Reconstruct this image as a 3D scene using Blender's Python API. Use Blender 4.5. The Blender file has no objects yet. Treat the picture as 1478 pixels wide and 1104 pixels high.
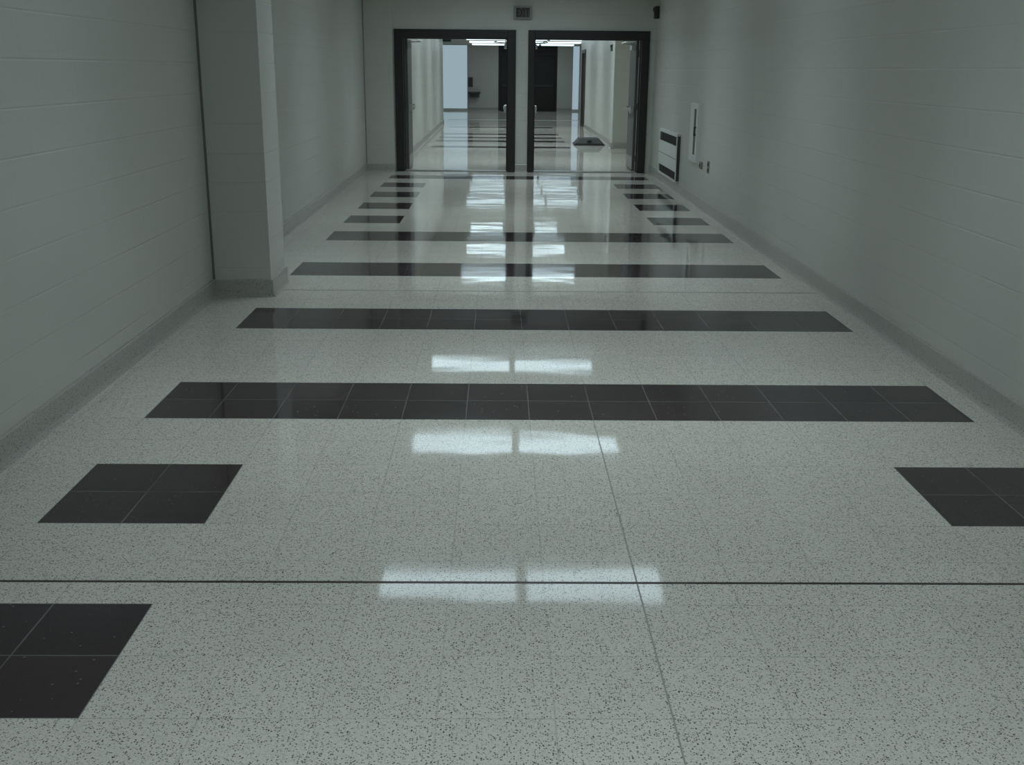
import bpy, math, random
from mathutils import Matrix, Vector
T = 0.3048                      # one floor tile (1 ft) in metres; all lengths below are in tiles
C = bpy.context.scene.collection
H = 9.2                         # ceiling height
HL = 8.3                        # ceiling height of the far lobby

# ------------------------------------------------------------------ helpers
class MB:
    def __init__(s): s.v = []; s.f = []; s.m = []
    def quad(s, a, b, c, d, m=0):
        n = len(s.v); s.v += [a, b, c, d]; s.f.append((n, n+1, n+2, n+3)); s.m.append(m); return s
    def box(s, x0, x1, y0, y1, z0, z1, m=0):
        if x0 > x1: x0, x1 = x1, x0
        n = len(s.v)
        s.v += [(x0,y0,z0),(x1,y0,z0),(x1,y1,z0),(x0,y1,z0),(x0,y0,z1),(x1,y0,z1),(x1,y1,z1),(x0,y1,z1)]
        for q in ((3,2,1,0),(4,5,6,7),(0,1,5,4),(1,2,6,5),(2,3,7,6),(3,0,4,7)):
            s.f.append(tuple(n+i for i in q)); s.m.append(m)
        return s
    def prism(s, prof, a, b, fn, m=0):
        """extrude a closed profile [(p,q)...] from a to b; fn(p,q,t)->xyz"""
        n = len(s.v); k = len(prof)
        s.v += [fn(p,q,a) for p,q in prof] + [fn(p,q,b) for p,q in prof]
        s.f.append(tuple(range(n, n+k))); s.m.append(m)
        s.f.append(tuple(range(n+2*k-1, n+k-1, -1))); s.m.append(m)
        for i in range(k):
            j = (i+1) % k; s.f.append((n+i, n+k+i, n+k+j, n+j)); s.m.append(m)
        return s
    def cyl(s, p0, p1, r, k=12, m=0, r2=None):
        r2 = r if r2 is None else r2
        p0 = Vector(p0); p1 = Vector(p1); d = (p1-p0).normalized()
        a = d.orthogonal().normalized(); b = d.cross(a)
        n = len(s.v)
        for p, rr in ((p0, r), (p1, r2)):
            for i in range(k):
                t = 2*math.pi*i/k; s.v.append(tuple(p + a*rr*math.cos(t) + b*rr*math.sin(t)))
        s.f.append(tuple(range(n+k-1, n-1, -1))); s.m.append(m)
        s.f.append(tuple(range(n+k, n+2*k))); s.m.append(m)
        for i in range(k):
            j = (i+1) % k; s.f.append((n+i, n+j, n+k+j, n+k+i)); s.m.append(m)
        return s
    def build(s, name, mats, parent=None, bevel=0, org=(0,0,0), smooth=False):
        if not isinstance(mats, (list, tuple)): mats = [mats]
        me = bpy.data.meshes.new(name)
        me.from_pydata([((x-org[0])*T, (y-org[1])*T, (z-org[2])*T) for x, y, z in s.v], [], s.f)
        for m in mats: me.materials.append(m)
        for p, i in zip(me.polygons, s.m):
            p.material_index = i; p.use_smooth = smooth
        me.update()
        import bmesh
        bm = bmesh.new(); bm.from_mesh(me); bmesh.ops.recalc_face_normals(bm, faces=bm.faces); bm.to_mesh(me); bm.free()
        o = bpy.data.objects.new(name, me); C.objects.link(o)
        if parent is not None: o.parent = parent
        else: o.location = (org[0]*T, org[1]*T, org[2]*T)
        if bevel:
            b = o.modifiers.new('bevel', 'BEVEL'); b.width = bevel*T; b.segments = 2; b.limit_method = 'ANGLE'
        return o

def empty(name, loc):
    o = bpy.data.objects.new(name, None); C.objects.link(o); o.empty_display_size = .1
    o.location = (loc[0]*T, loc[1]*T, loc[2]*T); return o
def tag(o, label, cat, group=None):
    o['label'] = label; o['category'] = cat
    if group: o['group'] = group
    return o
def struct(o): o['kind'] = 'structure'; return o

# ------------------------------------------------------------------ materials
def new_mat(name):
    m = bpy.data.materials.new(name); m.use_nodes = True
    nt = m.node_tree; b = nt.nodes['Principled BSDF']; return m, nt, b
def N(nt, kind, **kw):
    n = nt.nodes.new(kind)
    for k, v in kw.items(): setattr(n, k, v)
    return n
def math_(nt, op, a, b=None, c=None, clamp=False):
    n = nt.nodes.new('ShaderNodeMath'); n.operation = op; n.use_clamp = clamp
    for i, x in enumerate((a, b, c)):
        if x is None: continue
        if isinstance(x, (int, float)): n.inputs[i].default_value = x
        else: nt.links.new(x, n.inputs[i])
    return n.outputs[0]
def mix(nt, fac, a, b):
    n = nt.nodes.new('ShaderNodeMix'); n.data_type = 'RGBA'
    for s, x in ((0, fac), (6, a), (7, b)):
        if isinstance(x, (int, float)): n.inputs[s].default_value = x
        elif isinstance(x, tuple): n.inputs[s].default_value = (*x, 1)
        else: nt.links.new(x, n.inputs[s])
    return n.outputs[2]
def ramp(nt, x, a, b, out0=0., out1=1.):
    n = nt.nodes.new('ShaderNodeMapRange'); nt.links.new(x, n.inputs[0])
    n.inputs[1].default_value = a; n.inputs[2].default_value = b
    n.inputs[3].default_value = out0; n.inputs[4].default_value = out1
    return n.outputs[0]

def plain(name, col, rough=.5, metal=0., noise=.06, scale=30., bump=0.):
    m, nt, b = new_mat(name)
    tc = N(nt, 'ShaderNodeTexCoord'); nz = N(nt, 'ShaderNodeTexNoise'); nz.inputs['Scale'].default_value = scale
    nt.links.new(tc.outputs['Object'], nz.inputs['Vector'])
    c2 = tuple(min(1, c*(1+noise)) for c in col); c1 = tuple(c*(1-noise) for c in col)
    nt.links.new(mix(nt, nz.outputs['Fac'], c1, c2), b.inputs['Base Color'])
    b.inputs['Roughness'].default_value = rough; b.inputs['Metallic'].default_value = metal
    if bump:
        bp = N(nt, 'ShaderNodeBump'); bp.inputs['Strength'].default_value = 1; bp.inputs['Distance'].default_value = bump
        nt.links.new(nz.outputs['Fac'], bp.inputs['Height']); nt.links.new(bp.outputs[0], b.inputs['Normal'])
    return m

WALL = (.61, .60, .555)
def block_wall(name, axis, col=WALL):
    """painted concrete block, 16 x 8 in, running bond"""
    m, nt, b = new_mat(name)
    tc = N(nt, 'ShaderNodeTexCoord'); sp = N(nt, 'ShaderNodeSeparateXYZ'); nt.links.new(tc.outputs['Object'], sp.inputs[0])
    h = sp.outputs[axis]; z = sp.outputs[2]
    row = math_(nt, 'DIVIDE', z, .2032)
    ri = math_(nt, 'FLOOR', row); rf = math_(nt, 'FRACT', row)
    dz = math_(nt, 'MULTIPLY', math_(nt, 'MINIMUM', rf, math_(nt, 'SUBTRACT', 1, rf)), .2032)
    off = math_(nt, 'MULTIPLY', math_(nt, 'MODULO', ri, 2.), .5)
    cf = math_(nt, 'FRACT', math_(nt, 'ADD', math_(nt, 'DIVIDE', h, .4064), off))
    dh = math_(nt, 'MULTIPLY', math_(nt, 'MINIMUM', cf, math_(nt, 'SUBTRACT', 1, cf)), .4064)
    # patchy depth of the paint-filled joints
    nz = N(nt, 'ShaderNodeTexNoise'); nz.inputs['Scale'].default_value = 1.3; nz.inputs['Detail'].default_value = 3
    nt.links.new(tc.outputs['Object'], nz.inputs['Vector'])
    patch = ramp(nt, nz.outputs['Fac'], .38, .62, .25, 1.)
    jz = ramp(nt, dz, .001, .006, 1., 0.); jh = math_(nt, 'MULTIPLY', ramp(nt, dh, .001, .005, 1., 0.), .22)
    j = math_(nt, 'MULTIPLY', math_(nt, 'MAXIMUM', jz, jh), patch)
    n2 = N(nt, 'ShaderNodeTexNoise'); n2.inputs['Scale'].default_value = 160; n2.inputs['Detail'].default_value = 4
    nt.links.new(tc.outputs['Object'], n2.inputs['Vector'])
    n3 = N(nt, 'ShaderNodeTexNoise'); n3.inputs['Scale'].default_value = .9; n3.inputs['Detail'].default_value = 2
    nt.links.new(tc.outputs['Object'], n3.inputs['Vector'])
    base = mix(nt, n3.outputs['Fac'], tuple(c*.93 for c in col), tuple(c*1.06 for c in col))
    base = mix(nt, math_(nt, 'MULTIPLY', j, .12), base, tuple(c*.5 for c in col))
    nt.links.new(base, b.inputs['Base Color'])
    hgt = math_(nt, 'ADD', math_(nt, 'MULTIPLY', j, -1.), math_(nt, 'MULTIPLY', n2.outputs['Fac'], .25))
    bp = N(nt, 'ShaderNodeBump'); bp.inputs['Strength'].default_value = .75; bp.inputs['Distance'].default_value = .0026
    nt.links.new(hgt, bp.inputs['Height']); nt.links.new(bp.outputs[0], b.inputs['Normal'])
    b.inputs['Roughness'].default_value = .38
    return m
M_side = block_wall('painted block side', 1)
M_front = block_wall('painted block front', 0)
M_plaster = plain('painted plaster', WALL, .5, noise=.03, scale=3)

def terrazzo(name, col, speck, joint, jointw, dark):
    m, nt, b = new_mat(name)
    tc = N(nt, 'ShaderNodeTexCoord'); obj = tc.outputs['Object']
    sp = N(nt, 'ShaderNodeSeparateXYZ'); nt.links.new(obj, sp.inputs[0])
    tx = math_(nt, 'DIVIDE', sp.outputs[0], T); ty = math_(nt, 'DIVIDE', sp.outputs[1], T)
    fx = math_(nt, 'FRACT', math_(nt, 'ADD', tx, 100.)); fy = math_(nt, 'FRACT', math_(nt, 'ADD', ty, 100.))
    dx = math_(nt, 'MINIMUM', fx, math_(nt, 'SUBTRACT', 1, fx)); dy = math_(nt, 'MINIMUM', fy, math_(nt, 'SUBTRACT', 1, fy))
    # tile-to-tile tone
    cb = N(nt, 'ShaderNodeCombineXYZ')
    nt.links.new(math_(nt, 'FLOOR', tx), cb.inputs[0]); nt.links.new(math_(nt, 'FLOOR', ty), cb.inputs[1])
    wn = N(nt, 'ShaderNodeTexWhiteNoise'); nt.links.new(cb.outputs[0], wn.inputs['Vector'])
    lo = tuple(c*(.975 if not dark else .8) for c in col); hi = tuple(c*(1.02 if not dark else 1.2) for c in col)
    base = mix(nt, wn.outputs['Value'], lo, hi)
    # marble chips of three sizes
    def chips(scale, thr, keep, c, base, amt):
        vo = N(nt, 'ShaderNodeTexVoronoi'); vo.inputs['Scale'].default_value = scale; vo.inputs['Randomness'].default_value = 1
        nt.links.new(obj, vo.inputs['Vector'])
        s = ramp(nt, vo.outputs['Distance'], thr*.75, thr, 1., 0.)
        sx = N(nt, 'ShaderNodeSeparateColor'); nt.links.new(vo.outputs['Color'], sx.inputs[0])
        k = math_(nt, 'LESS_THAN', sx.outputs[0], keep)
        return mix(nt, math_(nt, 'MULTIPLY', math_(nt, 'MULTIPLY', s, k), amt), base, c)
    if not dark:
        base = chips(170, .50, .5, tuple(c*1.12 for c in col), base, .6)
        base = chips(230, .50, .5, tuple(c*.62 for c in col), base, .7)
        base = chips(175, .45, .32, speck, base, .8)
        base = chips(125, .34, .20, speck, base, .95)
    else:
        base = chips(130, .4, .25, tuple(c*1.6 for c in col), base, .35)
        base = chips(75, .3, .03, speck, base, .5)
    gx = ramp(nt, dx, jointw*.5, jointw*1.2, 1., 0.); gy = ramp(nt, dy, jointw*.5, jointw*1.2, 1., 0.)
    gn = N(nt, 'ShaderNodeTexNoise'); gn.inputs['Scale'].default_value = 2.2; nt.links.new(obj, gn.inputs['Vector'])
    g = math_(nt, 'MULTIPLY', math_(nt, 'MAXIMUM', gx, gy), ramp(nt, gn.outputs['Fac'], .3, .6, .35, 1.))
    base = mix(nt, math_(nt, 'MULTIPLY', g, .85 if dark else .3), base, joint)
    # scuffs and dust, broad and faint
    sc = N(nt, 'ShaderNodeTexNoise'); sc.inputs['Scale'].default_value = 1.1; sc.inputs['Detail'].default_value = 5
    nt.links.new(obj, sc.inputs['Vector'])
    nt.links.new(base, b.inputs['Base Color'])
    r = ramp(nt, sc.outputs['Fac'], .3, .7, (.04 if not dark else .05), (.068 if not dark else .09))
    nt.links.new(r, b.inputs['Roughness'])
    b.inputs['IOR'].default_value = 1.33 if dark else 1.42
    # waxed floor: very slight unevenness, long waves across the corridor
    mp = N(nt, 'ShaderNodeMapping'); nt.links.new(obj, mp.inputs[0]); mp.inputs['Scale'].default_value = (.9, 1.6, 1)
    wv = N(nt, 'ShaderNodeTexNoise'); wv.inputs['Scale'].default_value = 1.2; wv.inputs['Detail'].default_value = 2
    nt.links.new(mp.outputs[0], wv.inputs['Vector'])
    bp = N(nt, 'ShaderNodeBump'); bp.inputs['Strength'].default_value = 1; bp.inputs['Distance'].default_value = .0022
    nt.links.new(wv.outputs['Fac'], bp.inputs['Height'])
    nt.links.new(bp.outputs[0], b.inputs['Normal'])
    return m
FL = (.70, .655, .595)
M_light = terrazzo('light terrazzo tile', FL, (.05, .045, .045), (.20, .20, .18), .009, False)
M_dark = terrazzo('dark terrazzo tile', (.050, .036, .040), (.25, .25, .24), (.17, .17, .16), .010, True)
M_strip = plain('dark divider strip', (.05, .03, .03), .3)
M_line = plain('grey joint filler', (.3, .3, .27), .5)
M_pale = plain('pale strip', (.7, .72, .7), .25)
M_base = None
def base_mat():
    m, nt, b = new_mat('terrazzo base')
    tc = N(nt, 'ShaderNodeTexCoord'); vo = N(nt, 'ShaderNodeTexVoronoi'); vo.inputs['Scale'].default_value = 110
    nt.links.new(tc.outputs['Object'], vo.inputs['Vector'])
    sx = N(nt, 'ShaderNodeSeparateColor'); nt.links.new(vo.outputs['Color'], sx.inputs[0])
    k = math_(nt, 'LESS_THAN', sx.outputs[0], .25)
    s = ramp(nt, vo.outputs['Distance'], .3, .45, 1., 0.)
    c = mix(nt, math_(nt, 'MULTIPLY', s, k), (.44, .42, .385), (.15, .14, .13))
    nt.links.new(c, b.inputs['Base Color']); b.inputs['Roughness'].default_value = .3
    return m
M_base = base_mat()
M_frame = plain('dark brown steel frame', (.024, .018, .02), .5)
M_leaf = plain('grey painted door', (.12, .115, .11), .55)
M_metal = plain('satin metal', (.6, .6, .58), .3, 1.)
M_white = plain('white enamel', (.74, .76, .73), .35, noise=.02)
M_black = plain('black plastic', (.02, .018, .02), .5)
M_slat = plain('dark grille paint', (.07, .07, .066), .5)
M_darkwood = plain('dark brown laminate', (.022, .018, .018), .55)
M_ceil = plain('white acoustic tile', (.62, .64, .6), .9, noise=.1, scale=120, bump=.001)
M_case = plain('dark grey rubber', (.055, .054, .052), .6)
M_red = plain('dark red lettering', (.05, .018, .02), .5)
M_signface = plain('grey sign housing', (.30, .30, .28), .4)
M_steel = plain('brushed steel', (.3, .3, .29), .4, .6)
def emis(name, col, s):
    m, nt, b = new_mat(name)
    b.inputs['Base Color'].default_value = (.8, .8, .8, 1)
    # prismatic lens: fine ribs vary the glow a little
    tc = N(nt, 'ShaderNodeTexCoord'); nz = N(nt, 'ShaderNodeTexNoise'); nz.inputs['Scale'].default_value = 90
    nt.links.new(tc.outputs['Object'], nz.inputs['Vector'])
    nt.links.new(mix(nt, nz.outputs['Fac'], tuple(c*.96 for c in col), col), b.inputs['Emission Color'])
    b.inputs['Emission Strength'].default_value = s
    return m
LCOL = (.83, 1., 1.02); SPREAD = 104
LENS = (.78, 1., 1.10)
M_lens = emis('fluorescent lens', LENS, 2.7)
M_lens_far = emis('brighter fluorescent lens', LENS, 5.)
M_lens_lobby = emis('lobby light lens', LENS, 2.1)
P_NEAR, P_FAR, P_LOBBY = 5.2, 10, 2
mg, ntg, bg = new_mat('window glass')
bg.inputs['Transmission Weight'].default_value = 1; bg.inputs['Roughness'].default_value = .02; bg.inputs['IOR'].default_value = 1.05
bg.inputs['Base Color'].default_value = (.95, .98, 1, 1)
M_glass = mg

# ------------------------------------------------------------------ floor
fl = MB()
YF0, YF1 = -30, 131
# dark rectangles (x0,x1,y0,y1)
darks = []
for y in (0, 6, 12, 18): darks.append((0, 13, y, y+2))
for y in (-10+2, -4, 22, 26, 30, 34): darks += [(0, 2, y, y+2), (11, 13, y, y+2)]
for y in (-14, -20, -26): darks += [(0, 13, y, y+2)]
darks.append((0, 13, 38, 39.7))
for y in (60, 66.4, 70.7, 75.4, 86.5): darks.append((.7, 10.5, y, y+1.8))
xs = sorted({-1.9, 17.5} | {d[0] for d in darks} | {d[1] for d in darks})
ys = sorted({YF0, YF1} | {d[2] for d in darks} | {d[3] for d in darks})
for i in range(len(xs)-1):
    for j in range(len(ys)-1):
        cx, cy = (xs[i]+xs[i+1])/2, (ys[j]+ys[j+1])/2
        dk = any(a < cx < b and c < cy < d for a, b, c, d in darks)
        fl.quad((xs[i], ys[j], 0), (xs[i+1], ys[j], 0), (xs[i+1], ys[j+1], 0), (xs[i], ys[j+1], 0), int(dk))
# lobby wings
fl.quad((-14, 94, 0), (-1.9, 94, 0), (-1.9, YF1, 0), (-14, YF1, 0)); fl.quad((17.5, 94, 0), (28, 94, 0), (28, YF1, 0), (17.5, YF1, 0))
# slab below
fl.box(-14, 28, YF0, YF1, -.6, -.02)
# inlaid strips
fl.box(-1.2, 13.5, -5.53, -5.49, -.01, .004, 2)
fl.box(-1.4, 13.5, 10.06, 10.12, -.01, .003, 3)
fl.box(6.99, 7.006, -13, -.02, -.01, .003, 3)
fl.box(0, 17, 102.2, 103.6, -.01, .003, 4)
struct(fl.build('floor', [M_light, M_dark, M_strip, M_line, M_pale]))

# ------------------------------------------------------------------ ceiling with pockets for the lights
pitch = 12.15
rows = [36.9 + pitch*k for k in range(-5, 8)]
RD = .12
ce = MB()
xs = [-14, 2.1, 6.1, 6.34, 10.34, 28]
ys = [YF0]
for r in rows:
    if YF0+2 < r < 94: ys += [r-1, r+1]
ys.append(93.8)
for j in range(len(ys)-1):
    dx = .7 if ys[j] > 40 else 0
    for i in range(5):
        if i in (1, 3) and j % 2 == 1: continue
        ce.box(xs[i]+(dx if i else 0), xs[i+1]+(dx if i < 4 else 0), ys[j], ys[j+1], H, H+.5)
ce.box(-14, 28, 93.8, YF1, HL, HL+1.4)
struct(ce.build('ceiling', M_ceil))

def lamp(parent, w, l, z, power):
    """the tubes' downward beam behind the lens"""
    ld = bpy.data.lights.new('lamp', 'AREA'); ld.shape = 'RECTANGLE'; ld.size = (w-.12)*T; ld.size_y = (l-.12)*T
    ld.energy = power; ld.color = LCOL; ld.spread = math.radians(SPREAD)
    o = bpy.data.objects.new('lamp', ld); C.objects.link(o); o.parent = parent
    o.location = (w/2*T, l/2*T, z*T)
def make_recessed(lens, power):
    e = empty('ceiling_light', (0, 0, H)); hs = MB(); w, l = 4., 2.; t = .03
    hs.box(0, t, 0, l, 0, RD+.06); hs.box(w-t, w, 0, l, 0, RD+.06)
    hs.box(t, w-t, 0, t, 0, RD+.06); hs.box(t, w-t, l-t, l, 0, RD+.06)
    hs.box(t, w-t, t, l-t, RD+.03, RD+.06)
    hs.build('housing', M_white, e)
    MB().box(t, w-t, t, l-t, RD, RD+.02).build('diffuser', lens, e)
    lamp(e, w, l, RD-.02, power)
    return e
def make_surface(lens, power):
    e = empty('ceiling_light', (0, 0, HL)); w, l = 4., 2.
    MB().box(-.03, w+.03, -.03, l+.03, -.05, 0).build('housing', M_white, e)
    MB().prism([(.03, -.05), (.12, -.2), (l-.12, -.2), (l-.03, -.05)], 0.03, w-.03, lambda p, q, t: (t, p, q)).build('diffuser', lens, e)
    lamp(e, w, l, -.22, power)
    return e
def copy_light(src):
    o = src.copy(); C.objects.link(o)
    for ch in src.children:
        c = ch.copy(); C.objects.link(c); c.parent = o
    return o
protos = {}
def light(kind, x0, r, label, group):
    if kind not in protos:
        o = protos[kind] = {'near': lambda: make_recessed(M_lens, P_NEAR), 'far': lambda: make_recessed(M_lens_far, P_FAR), 'lobby': lambda: make_surface(M_lens_lobby, P_LOBBY)}[kind]()
    else: o = copy_light(protos[kind])
    o.location = (x0*T, (r-1)*T, (HL if kind == 'lobby' else H)*T)
    tag(o, label, 'ceiling light', group)
ordn = {0: 'in the row closest before the double doors', -1: 'in the second row before the double doors', -2: 'in the third row before the double doors',
        -3: 'in the fourth row before the double doors', -4: 'in the fifth row before the double doors', -5: 'in the sixth row before the double doors',
        1: 'in the first row beyond the double doors', 2: 'in the second row beyond the double doors', 3: 'in the third row beyond the double doors',
        4: 'in the fourth row beyond the double doors', 5: 'in the fifth row beyond the double doors', 6: 'in the sixth row beyond the double doors',
        7: 'in the last row, by the end wall'}
for r in rows:
    if r < YF0+2: continue
    k = round((r-36.9)/pitch)
    if r > 94:
        for side, x0 in (('left', 2.1), ('middle', 6.34), ('right', 10.6)):
            light('lobby', x0, r, f'{side} surface-mounted ceiling light {ordn[k]}', 'surface-mounted lights on the far lobby ceiling')
    else:
        for side, x0 in (('left', 2.1), ('right', 6.34)):
            light('near' if r < 42 else 'far', x0 + (.7 if r > 42 else 0), r, f'{side} recessed fluorescent ceiling light {ordn[k]}', 'recessed fluorescent lights in the corridor ceiling')

# ------------------------------------------------------------------ walls
TW = .6
def wall(name, x0, x1, y0, y1, mat, z0=0, z1=H):
    return struct(MB().box(x0, x1, y0, y1, z0, z1).build(name, mat))
XLn, XLf, XR = -1.28, -1.52, 13.55
wall('wall_left', XLn-TW, XLn, YF0, 9.3, M_side)
wall('wall_left_beyond_pilaster', XLf-TW, XLf, 9.3, 41.75, M_side)
wall('wall_right', XR, XR+TW, YF0, 42.0, M_side)
wall('wall_rear', XLn-TW, XR+TW, YF0-TW, YF0, M_front)
# pilaster projecting from the left wall
def pil(name, x0, x1, y0, y1):
    m = MB()
    m.quad((x0, y0, 0), (x1, y0, 0), (x1, y0, H), (x0, y0, H), 0)
    m.quad((x0, y1, 0), (x1, y1, 0), (x1, y1, H), (x0, y1, H), 0)
    m.quad((x1, y0, 0), (x1, y1, 0), (x1, y1, H), (x1, y0, H), 1)
    m.quad((x0, y0, 0), (x0, y1, 0), (x0, y1, H), (x0, y0, H), 1)
    m.quad((x0, y0, 0), (x1, y0, 0), (x1, y1, 0), (x0, y1, 0), 0)
    m.quad((x0, y0, H), (x1, y0, H), (x1, y1, H), (x0, y1, H), 0)
    return struct(m.build(name, [M_front, M_side]))
pil('wall_pilaster', XLf, .09, 9.3, 11.0)
pil('wall_pilaster_by_doors', XLf-TW, -.02, 41.75, 42.75)
M_seal = plain('dark grey sealant', (.19, .18, .175), .6)
struct(MB().box(XLn-.01, XLn+.05, 9.27, 9.3, .4, H).build('trim_1', M_seal))
struct(MB().box(XLf-.01, XLf+.05, 41.7, 41.76, .4, H).build('trim_2', plain('grey sealant', (.28, .27, .25), .6)))
# wall that holds the two door openings
Yd0, Yd1 = 42.0, 42.75
mw = MB()
mw.box(-.02, 17.6, Yd0, Yd1, 7.2, H)
mw.box(-.02, .06, Yd0, Yd1, 0, 7.2)
mw.box(6.34, 6.98, Yd0, Yd1, 0, 7.2)
mw.box(13.25, 17.6, Yd0, Yd1, 0, 7.2)
struct(mw.build('wall_middle', M_front))
# corridor beyond
wall('wall_left_beyond_doors', -.1-TW, -.1, Yd1, 94.3, M_side)
wall('wall_right_recess', 17.0, 17.6, Yd1, 60.0, M_side)
wr = MB()
wr.box(XR, 17.6, 60.0, 60.6, 0, H)
wr.box(XR, XR+TW, 60.6, 88.2, 0, H); wr.box(XR, XR+TW, 92.2, 94.3, 0, H); wr.box(XR, XR+TW, 88.2, 92.2, 7.1, H)
wr.box(XR-.22, XR, 60.0, 61.6, 0, H)
struct(wr.build('wall_right_beyond_doors', M_side))
# lobby
wall('wall_lobby_left', -14-TW, -14, 94.3, YF1, M_side)
wall('wall_lobby_right', 28, 28+TW, 94.3, YF1, M_side)
wall('wall_lobby_left_return', -14, -.1-TW, 93.7, 94.3, M_front)
wall('wall_lobby_right_return', XR+TW, 28, 93.7, 94.3, M_front)
YE = 129.5
we = MB()
we.box(-14, -2.6, YE, YE+TW, 0, H)
we.box(1.36, 5.34, YE, YE+TW, 0, H)
we.box(13.05, 15.0, YE, YE+TW, 0, H)
we.box(16.0, 28, YE, YE+TW, 0, H)
we.box(-2.6, 1.36, YE, YE+TW, 8.3, H); we.box(5.34, 13.05, YE, YE+TW, 8.3, H); we.box(15.0, 16.0, YE, YE+TW, 8.3, H)
struct(we.build('wall_end', M_front))

# ------------------------------------------------------------------ windows of the lobby
def window(name, x0, x1, z0, z1, y, mulls, rails):
    w = empty(name, (0, 0, 0)); struct(w)
    f = MB(); t = .09
    f.box(x0, x0+t, y, y+.3, z0, z1); f.box(x1-t, x1, y, y+.3, z0, z1)
    f.box(x0+t, x1-t, y, y+.3, z0, z0+.25); f.box(x0+t, x1-t, y, y+.3, z1-t, z1)
    for m in mulls: f.box(m-.06, m+.06, y+.02, y+.28, z0+.25, z1-t)
    for r in rails: f.box(x0+t, x1-t, y+.04, y+.26, r-.05, r+.05)
    f.build('window_frame', M_white, w)
    MB().box(x0+t, x1-t, y+.13, y+.16, z0+.25, z1-t).build('pane', M_glass, w)
    return w
window('window_1', -2.6, 1.36, 0, 8.3, YE+.1, (), ())
window('window_2', 15.0, 16.0, 0, 8.3, YE+.1, (), ())

# ------------------------------------------------------------------ baseboards (cove base)
def cove(name, runs):
    """runs: (x0,y0,x1,y1,nx,ny): wall line and the outward normal"""
    m = MB(); prof = [(0, 0), (.13, 0), (.085, .02), (.065, .06), (.055, .12), (.055, .375), (.04, .40), (0, .40)]
    for x0, y0, x1, y1, nx, ny in runs:
        def fn(p, q, t, a=(x0, y0), b=(x1, y1)):
            return (a[0]+(b[0]-a[0])*t+nx*p, a[1]+(b[1]-a[1])*t+ny*p, q+.001)
        m.prism(prof, 0, 1, fn)
    return struct(m.build(name, M_base))
cove('baseboard_left', [(XLn, YF0, XLn, 9.3, 1, 0), (XLn, 9.3, .14, 9.3, 0, -1), (.09, 9.25, .09, 11.05, 1, 0), (XLf, 11.0, .14, 11.0, 0, 1), (XLf, 11.0, XLf, 41.75, 1, 0), (XLf, 41.75, -.02, 41.75, 0, -1)])
cove('baseboard_right', [(XR, YF0, XR, 42.0, -1, 0)])
cove('baseboard_middle', [(6.3, 42.0, 7.02, 42.0, 0, -1)])
cove('baseboard_left_beyond_doors', [(-.1, 42.8, -.1, 94.3, 1, 0)])
cove('baseboard_right_beyond_doors', [(XR-.1, 60.0, 17.0, 60.0, 0, -1), (XR, 61.6, XR, 88.0, -1, 0), (17.0, 42.8, 17.0, 60, -1, 0), (XR-.22, 59.95, XR-.22, 61.6, -1, 0)])
cove('baseboard_end', [(1.36, YE, 5.34, YE, 0, -1), (13.05, YE, 15.0, YE, 0, -1)])
cove('baseboard_rear', [(XLn, YF0, XR, YF0, 0, 1)])

# ------------------------------------------------------------------ double doors
def door_pair(name, xa, xb, xo0, xo1, left_mid, right_mid):
    """xa..xb clear opening, xo0..xo1 outside of frame; *_mid: leaf tucked behind its jamb"""
    d = empty(name, (0, 0, 0)); struct(d)
    f = MB(); y0, y1 = 41.9, 42.82; zh = 6.78
    f.box(xo0, xa, y0, y1, 0, 7.2); f.box(xb, xo1, y0, y1, 0, 7.2); f.box(xa, xb, y0, y1, zh, 7.2)
    # door stops
    f.box(xa, xa+.05, y0+.3, y0+.55, 0, zh); f.box(xb-.05, xb, y0+.3, y0+.55, 0, zh); f.box(xa+.05, xb-.05, y0+.3, y0+.55, zh-.05, zh)
    f.build('door_frame', M_frame, d, bevel=.015)
    MB().box(xa, xb, 42.1, 42.6, 0, .035).build('threshold', M_steel, d)
    L = (xb-xa)/2-.02; th = .146
    for s, mid in ((1, left_mid), (-1, right_mid)):
        hx = xa if s == 1 else xb
        # leaf built closed-open at 90 deg, pointing away down the corridor
        off = (-.17 if mid else .012)
        xx0 = hx + s*off; xx1 = xx0 + s*th
        ya, yb = 42.86, 42.86+L
        lf = MB().box(min(xx0, xx1), max(xx0, xx1), ya, yb, .04, 6.74).build('leaf', M_leaf, d, bevel=.012)
        # exit bar on the push face
        xi = xx1
        pb = MB()
        pb.box(xi, xi+s*.2, ya+.12, ya+.45, 3.05, 3.4); pb.box(xi, xi+s*.16, yb-.35, yb-.1, 3.08, 3.37)
        pb.box(xi+s*.1, xi+s*.22, ya+.35, yb-.25, 3.16, 3.3)
        pb.build('exit_bar', M_metal, lf, bevel=.02)
        cl = MB()
        cl.box(xi, xi+s*.2, ya+.35, ya+1.15, 6.3, 6.52)
        cl.cyl((xi+s*.1, ya+.75, 6.52), (xi+s*.1, ya+.75, 6.62), .05)
        cl.cyl((xi+s*.1, ya+.75, 6.6), (xi+s*.75, ya+.35, 6.62), .025, 8)
        cl.cyl((xi+s*.75, ya+.35, 6.62), (xi+s*.55, ya-.3, 6.68), .025, 8)
        cl.build('door_closer', M_metal, lf)
        hg = MB()
        for z in (.7, 3.4, 6.1): hg.cyl((hx+s*off*.5, 42.84, z-.17), (hx+s*off*.5, 42.84, z+.17), .035, 10)
        hg.build('hinge', M_frame, lf)
        kp = MB().box(xi, xi+s*.012, ya+.1, yb-.1, .1, .75).build('kick_plate', M_steel, lf)
door_pair('door_1', .5, 5.92, .06, 6.34, False, True)
door_pair('door_2', 7.31, 12.84, 6.98, 13.25, True, False)

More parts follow.
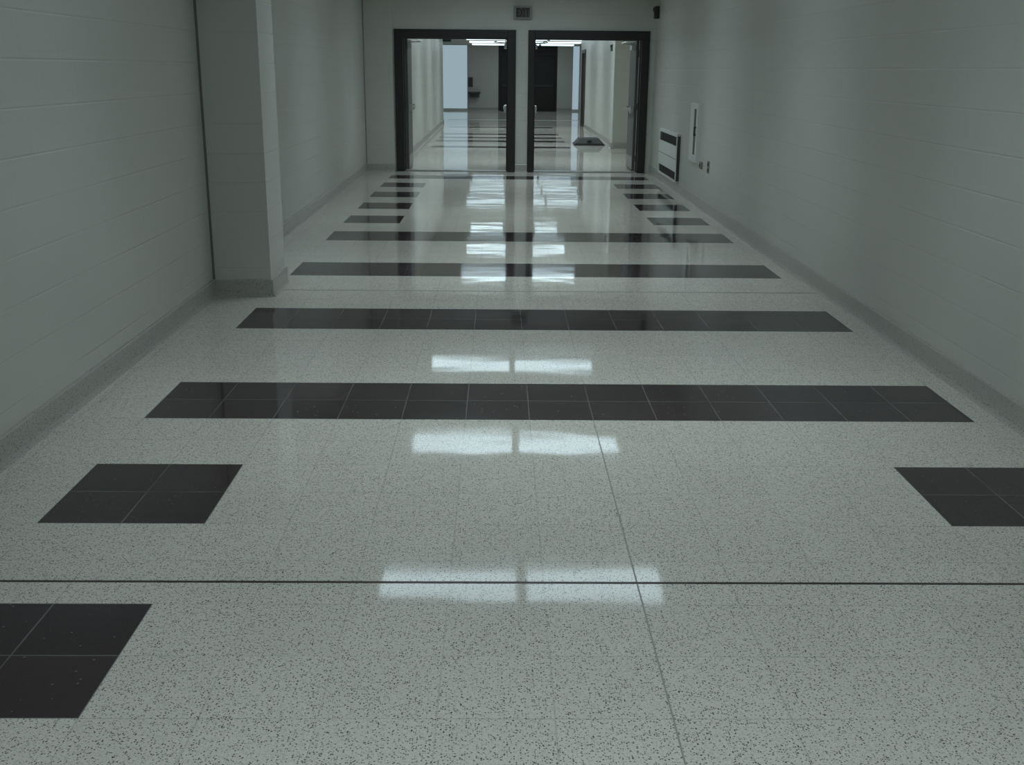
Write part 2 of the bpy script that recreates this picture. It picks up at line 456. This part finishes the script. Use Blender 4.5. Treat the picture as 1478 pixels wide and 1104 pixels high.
# end-of-corridor dark doors
d3 = struct(empty('door_3', (0, 0, 0)))
f = MB(); f.box(5.34, 5.6, YE, YE+.5, 0, 8.28); f.box(12.8, 13.05, YE, YE+.5, 0, 8.28); f.box(5.6, 12.8, YE, YE+.5, 8.1, 8.28); f.box(5.6, 12.8, YE+.05, YE+.45, 7.0, 7.2)
f.box(5.34, 13.05, YE+.4, YE+.5, 0, 8.28)  # added backing behind the leaves, blocks daylight through the gaps
f.build('door_frame', M_frame, d3)  # frame together with the added backing
MB().box(5.6, 12.8, YE+.15, YE+.35, 7.2, 8.1).build('transom', M_darkwood, d3)
for i in range(2):
    x0 = 5.62+i*3.6
    lf = MB().box(x0, x0+3.56, YE+.15, YE+.33, .04, 6.98).build('leaf', M_darkwood, d3, bevel=.02)
    MB().box(x0+.3, x0+3.26, YE, YE+.15, 3.15, 3.3).build('exit_bar', M_slat, lf)
# side door on the right wall beyond
d4 = struct(empty('door_4', (0, 0, 0)))
f = MB(); f.box(XR-.1, XR+.5, 88.2, 88.5, 0, 7.1); f.box(XR-.1, XR+.5, 91.9, 92.2, 0, 7.1); f.box(XR-.1, XR+.5, 88.5, 91.9, 6.8, 7.1)
f.build('door_frame', M_slat, d4)
lf = MB().box(XR+.15, XR+.3, 88.5, 91.9, .03, 6.8).build('leaf', M_darkwood, d4)
MB().cyl((XR+.15, 88.9, 3.2), (XR-.05, 88.9, 3.2), .08).build('door_handle', M_metal, lf)

# ------------------------------------------------------------------ wall heater
e = tag(empty('wall_heater', (XR, 35.3, .42)), 'white wall convector heater with two dark grilles low on the right wall near the doors', 'heater')
o_ = (XR, 35.3, .42)
y0, y1 = 32.6, 38.0; D = .16
hb = MB()
hb.box(XR-D, XR, y0, y1, 2.42, 2.56); hb.box(XR-D, XR, y0+.14, y1-.14, .88, 2.02); hb.box(XR-D, XR, y0, y1, .42, .52)
hb.box(XR-D, XR, y0, y0+.14, .52, 2.42); hb.box(XR-D, XR, y1-.14, y1, .52, 2.42)
hb.build('cabinet', M_white, e, bevel=.012, org=o_)
for za, zb in ((2.02, 2.42), (.52, .88)):
    g = MB(); g.box(XR-.05, XR-.002, y0+.14, y1-.14, za, zb)
    n = 6
    for i in range(n):
        z = za+(i+.5)*(zb-za)/n
        g.prism([(-D+.03, z-.02), (-.05, z+.005), (-.05, z+.02), (-D+.03, z-.005)], y0+.14, y1-.14, lambda p, q, t: (XR+p, t, q))
    for i in range(9):
        yy = y0+.14+(i+1)*(y1-y0-.28)/10; g.box(XR-D+.01, XR-.05, yy-.02, yy+.02, za, zb)
    g.build('grille', M_slat, e, org=o_)
MB().box(XR-D*.8, XR, y0-.03, y0, .5, 2.46).build('side_shade', M_slat, e, org=o_)  # thin dark strip standing in for shade on the near side
MB().box(XR-D-.008, XR-D, y0+.14, y1-.14, 1.44, 1.46).build('seam', M_slat, e, org=o_)

# ------------------------------------------------------------------ narrow white cabinet
o_ = (XR, 28.7, 1.7)
e = tag(empty('extinguisher_cabinet', o_), 'tall narrow white cabinet with a dark vertical window on the right wall beside the heater', 'cabinet')
y0, y1, z0, z1, D = 27.95, 29.6, 1.68, 4.0, .14
cb = MB(); cb.box(XR-.1, XR+.01, y0, y1, z0, z1)
cb.build('body', M_white, e, org=o_, bevel=.01)
dr = MB(); ym0, ym1 = y0+.3, y0+.8
dr.box(XR-D, XR-.1, y0, ym0, z0, z1); dr.box(XR-D, XR-.1, ym1, y1, z0, z1); dr.box(XR-D, XR-.1, ym0, ym1, z0, z0+.3); dr.box(XR-D, XR-.1, ym0, ym1, z1-.22, z1)
door = dr.build('door', M_white, e, org=o_, bevel=.015)
MB().box(XR-.125, XR-.105, ym0, ym1, z0+.3, z1-.22).build('glass_panel', M_slat, door, org=o_)
hd = MB(); hd.cyl((XR-D-.07, ym0-.1, 2.75), (XR-D-.07, ym0-.1, 3.1), .03); hd.cyl((XR-D, ym0-.1, 2.78), (XR-D-.07, ym0-.1, 2.78), .025); hd.cyl((XR-D, ym0-.1, 3.07), (XR-D-.07, ym0-.1, 3.07), .025)
hd.build('handle', M_black, door, org=o_)

M_plate = plain('grey plate', (.24, .24, .22), .5)
o_ = (XR, 25.8, 1.5)
e = tag(empty('wall_outlet', o_), 'small grey electrical outlet plate on the right wall, nearest to the camera', 'outlet')
MB().box(XR-.03, XR+.01, 25.62, 25.95, 1.48, 1.94).build('cover_plate', M_plate, e, org=o_, bevel=.01)
for z in (1.6, 1.82): MB().box(XR-.045, XR-.03, 25.7, 25.87, z-.06, z+.06).build('socket', M_black, e, org=o_)
o_ = (XR, 27.2, 1.5)
e = tag(empty('junction_box', o_), 'little dark square box on the right wall just under the narrow white cabinet', 'electrical box')
MB().box(XR-.06, XR+.01, 27.05, 27.5, 1.52, 1.8).build('box_body', M_plate, e, org=o_, bevel=.02)
MB().cyl((XR-.06, 27.28, 1.66), (XR-.09, 27.28, 1.66), .06).build('knob', M_slat, e, org=o_)

# alarm horn in the corner
o_ = (XR, 41.2, 7.8)
e = tag(empty('alarm_horn', o_), 'small dark alarm horn high in the corner right of the doors', 'alarm')
MB().box(XR-.22, XR+.01, 40.95, 41.45, 7.78, 8.38).build('housing', M_black, e, org=o_, bevel=.03)
MB().box(XR-.3, XR-.22, 41.08, 41.32, 8.12, 8.32).build('strobe_lens', M_slat, e, org=o_, bevel=.02)
g = MB()
for i in range(4): g.box(XR-.235, XR-.22, 41.02, 41.38, 7.84+i*.06, 7.87+i*.06)
g.build('grille', M_slat, e, org=o_)

# ------------------------------------------------------------------ exit sign over the doors
o_ = (6.68, 42.0, 7.75)
e = tag(empty('exit_sign', o_), 'small unlit EXIT sign on the wall above the pier between the two doorways', 'exit sign')
sx0, sx1, sz0, sz1 = 6.22, 7.14, 7.72, 8.36
hs = MB(); hs.box(sx0, sx1, 41.8, 42.0, sz0, sz1); hs.build('housing', M_signface, e, org=o_, bevel=.02)
MB().box(sx0+.1, sx1-.1, 41.785, 41.8, sz0+.08, sz1-.08).build('face', plain('sign face', (.10, .10, .095), .4), e, org=o_)
lt = MB(); ya, yb = 41.765, 41.785; za, zb = 7.84, 8.24; s = .055
def bar(x0, z0, x1, z1, w=s):
    dx, dz = x1-x0, z1-z0; L = math.hypot(dx, dz); nx, nz = -dz/L*w/2, dx/L*w/2
    lt.prism([(x0+nx, z0+nz), (x1+nx, z1+nz), (x1-nx, z1-nz), (x0-nx, z0-nz)], ya, yb, lambda p, q, t: (p, t, q))
x = 6.36
bar(x+s/2, za, x+s/2, zb); bar(x, za+s/2, x+.14, za+s/2); bar(x, zb-s/2, x+.14, zb-s/2); bar(x, (za+zb)/2, x+.12, (za+zb)/2)
x = 6.53; bar(x, za, x+.16, zb); bar(x, zb, x+.16, za)
x = 6.75; bar(x, za, x, zb)
x = 6.82; bar(x, zb-s/2, x+.18, zb-s/2); bar(x+.09, za, x+.09, zb)
lt.build('lettering', M_red, e, org=o_)

# ------------------------------------------------------------------ things beyond the doors
o_ = (12, 64, 0)
e = tag(empty('equipment_case', o_), 'low dark slope-sided case lying on the shiny floor beyond the right doorway', 'case')
m = MB(); zt = .5
m.v += [(11.0,63.3,.1),(13.1,63.3,.1),(13.1,65.3,.1),(11.0,65.3,.1),(11.35,63.5,zt),(12.75,63.5,zt),(12.75,65.1,zt),(11.35,65.1,zt)]
for q in ((3,2,1,0),(4,5,6,7),(0,1,5,4),(1,2,6,5),(2,3,7,6),(3,0,4,7)): m.f.append(q); m.m.append(0)
m.build('lid', M_case, e, bevel=.04, org=o_)
MB().box(10.95, 13.15, 63.25, 65.35, .0, .1).build('base', M_black, e, bevel=.02, org=o_)
MB().box(11.9, 12.2, 63.3, 63.5, .3, .36).build('handle', M_black, e, org=o_)

o_ = (XR-.1, 62.6, 6.4)
e = tag(empty('wall_alarm', o_), 'tiny dark signal box high on the right wall of the farther corridor', 'alarm')
MB().box(XR-.18, XR, 62.6, 63.6, 6.55, 7.0).build('housing', M_black, e, org=o_, bevel=.03)
MB().box(XR-.24, XR-.18, 62.9, 63.3, 6.8, 6.95).build('strobe_lens', M_slat, e, org=o_)

o_ = (.5, 92, 7.9)
e = tag(empty('hanging_sign', o_), 'small dark box sign hanging from the ceiling at the end of the left far wall', 'sign')
MB().box(.02, .82, 91.9, 92.15, 7.75, 8.2).build('sign_box', M_black, e, org=o_, bevel=.02)
m = MB(); m.cyl((.2, 92.02, 8.2), (.2, 92.02, H), .025); m.cyl((.64, 92.02, 8.2), (.64, 92.02, H), .025)
m.build('stem', M_slat, e, org=o_)

o_ = (2.2, YE, 1.6)
e = tag(empty('drinking_fountain', o_), 'small dark wall-hung drinking fountain on the distant grey end wall', 'drinking fountain')
m = MB(); m.box(1.45, 3.0, YE-1.1, YE+.02, 2.15, 2.4); m.box(1.6, 2.85, YE-.9, YE, 1.7, 2.15)
m.build('basin', M_slat, e, org=o_, bevel=.05)
MB().box(1.42, 2.0, YE-.15, YE, 3.0, 4.2).build('back_panel', M_slat, e, org=o_, bevel=.02)
m = MB(); m.cyl((2.6, YE-.5, 2.4), (2.6, YE-.5, 2.65), .04); m.cyl((2.6, YE-.5, 2.65), (2.5, YE-.7, 2.7), .04); m.build('spout', M_metal, e, org=o_)

# ------------------------------------------------------------------ world: overcast daylight outside the lobby windows
w = bpy.data.worlds.new('daylight'); bpy.context.scene.world = w; w.use_nodes = True
bgn = w.node_tree.nodes['Background']; bgn.inputs[0].default_value = (.62, .80, .88, 1); bgn.inputs[1].default_value = .5

# ------------------------------------------------------------------ camera
f, pitch_, yaw, roll, cx, cy, h = 1541.47016, 0.28514, 0.01372, 0.00924, 5.50186, -15.83895, 5.25214
def c2w(u, v, fw):               # image-plane right, down, forward -> world
    c, s = math.cos(roll), math.sin(roll); u, v = c*u+s*v, -s*u+c*v
    up = -v
    c, s = math.cos(pitch_), math.sin(pitch_); y = c*fw+s*up; z = -s*fw+c*up
    c, s = math.cos(yaw), math.sin(yaw)
    return Vector((c*u+s*y, -s*u+c*y, z))
R, Dn, F = c2w(1,0,0), c2w(0,1,0), c2w(0,0,1)
cam = bpy.data.cameras.new('camera'); co = bpy.data.objects.new('camera', cam); C.objects.link(co)
U = -Dn; B = -F
co.matrix_world = Matrix(((R.x, U.x, B.x, cx*T), (R.y, U.y, B.y, cy*T), (R.z, U.z, B.z, h*T), (0, 0, 0, 1)))
cam.sensor_width = 36; cam.lens = f/1478*36; cam.clip_end = 200; cam.clip_start = .05
S = bpy.context.scene; S.camera = co
S.view_settings.view_transform = 'Standard'; S.view_settings.look = 'None'
S.view_settings.exposure = 0; S.view_settings.gamma = 1; S.view_settings.use_curve_mapping = False
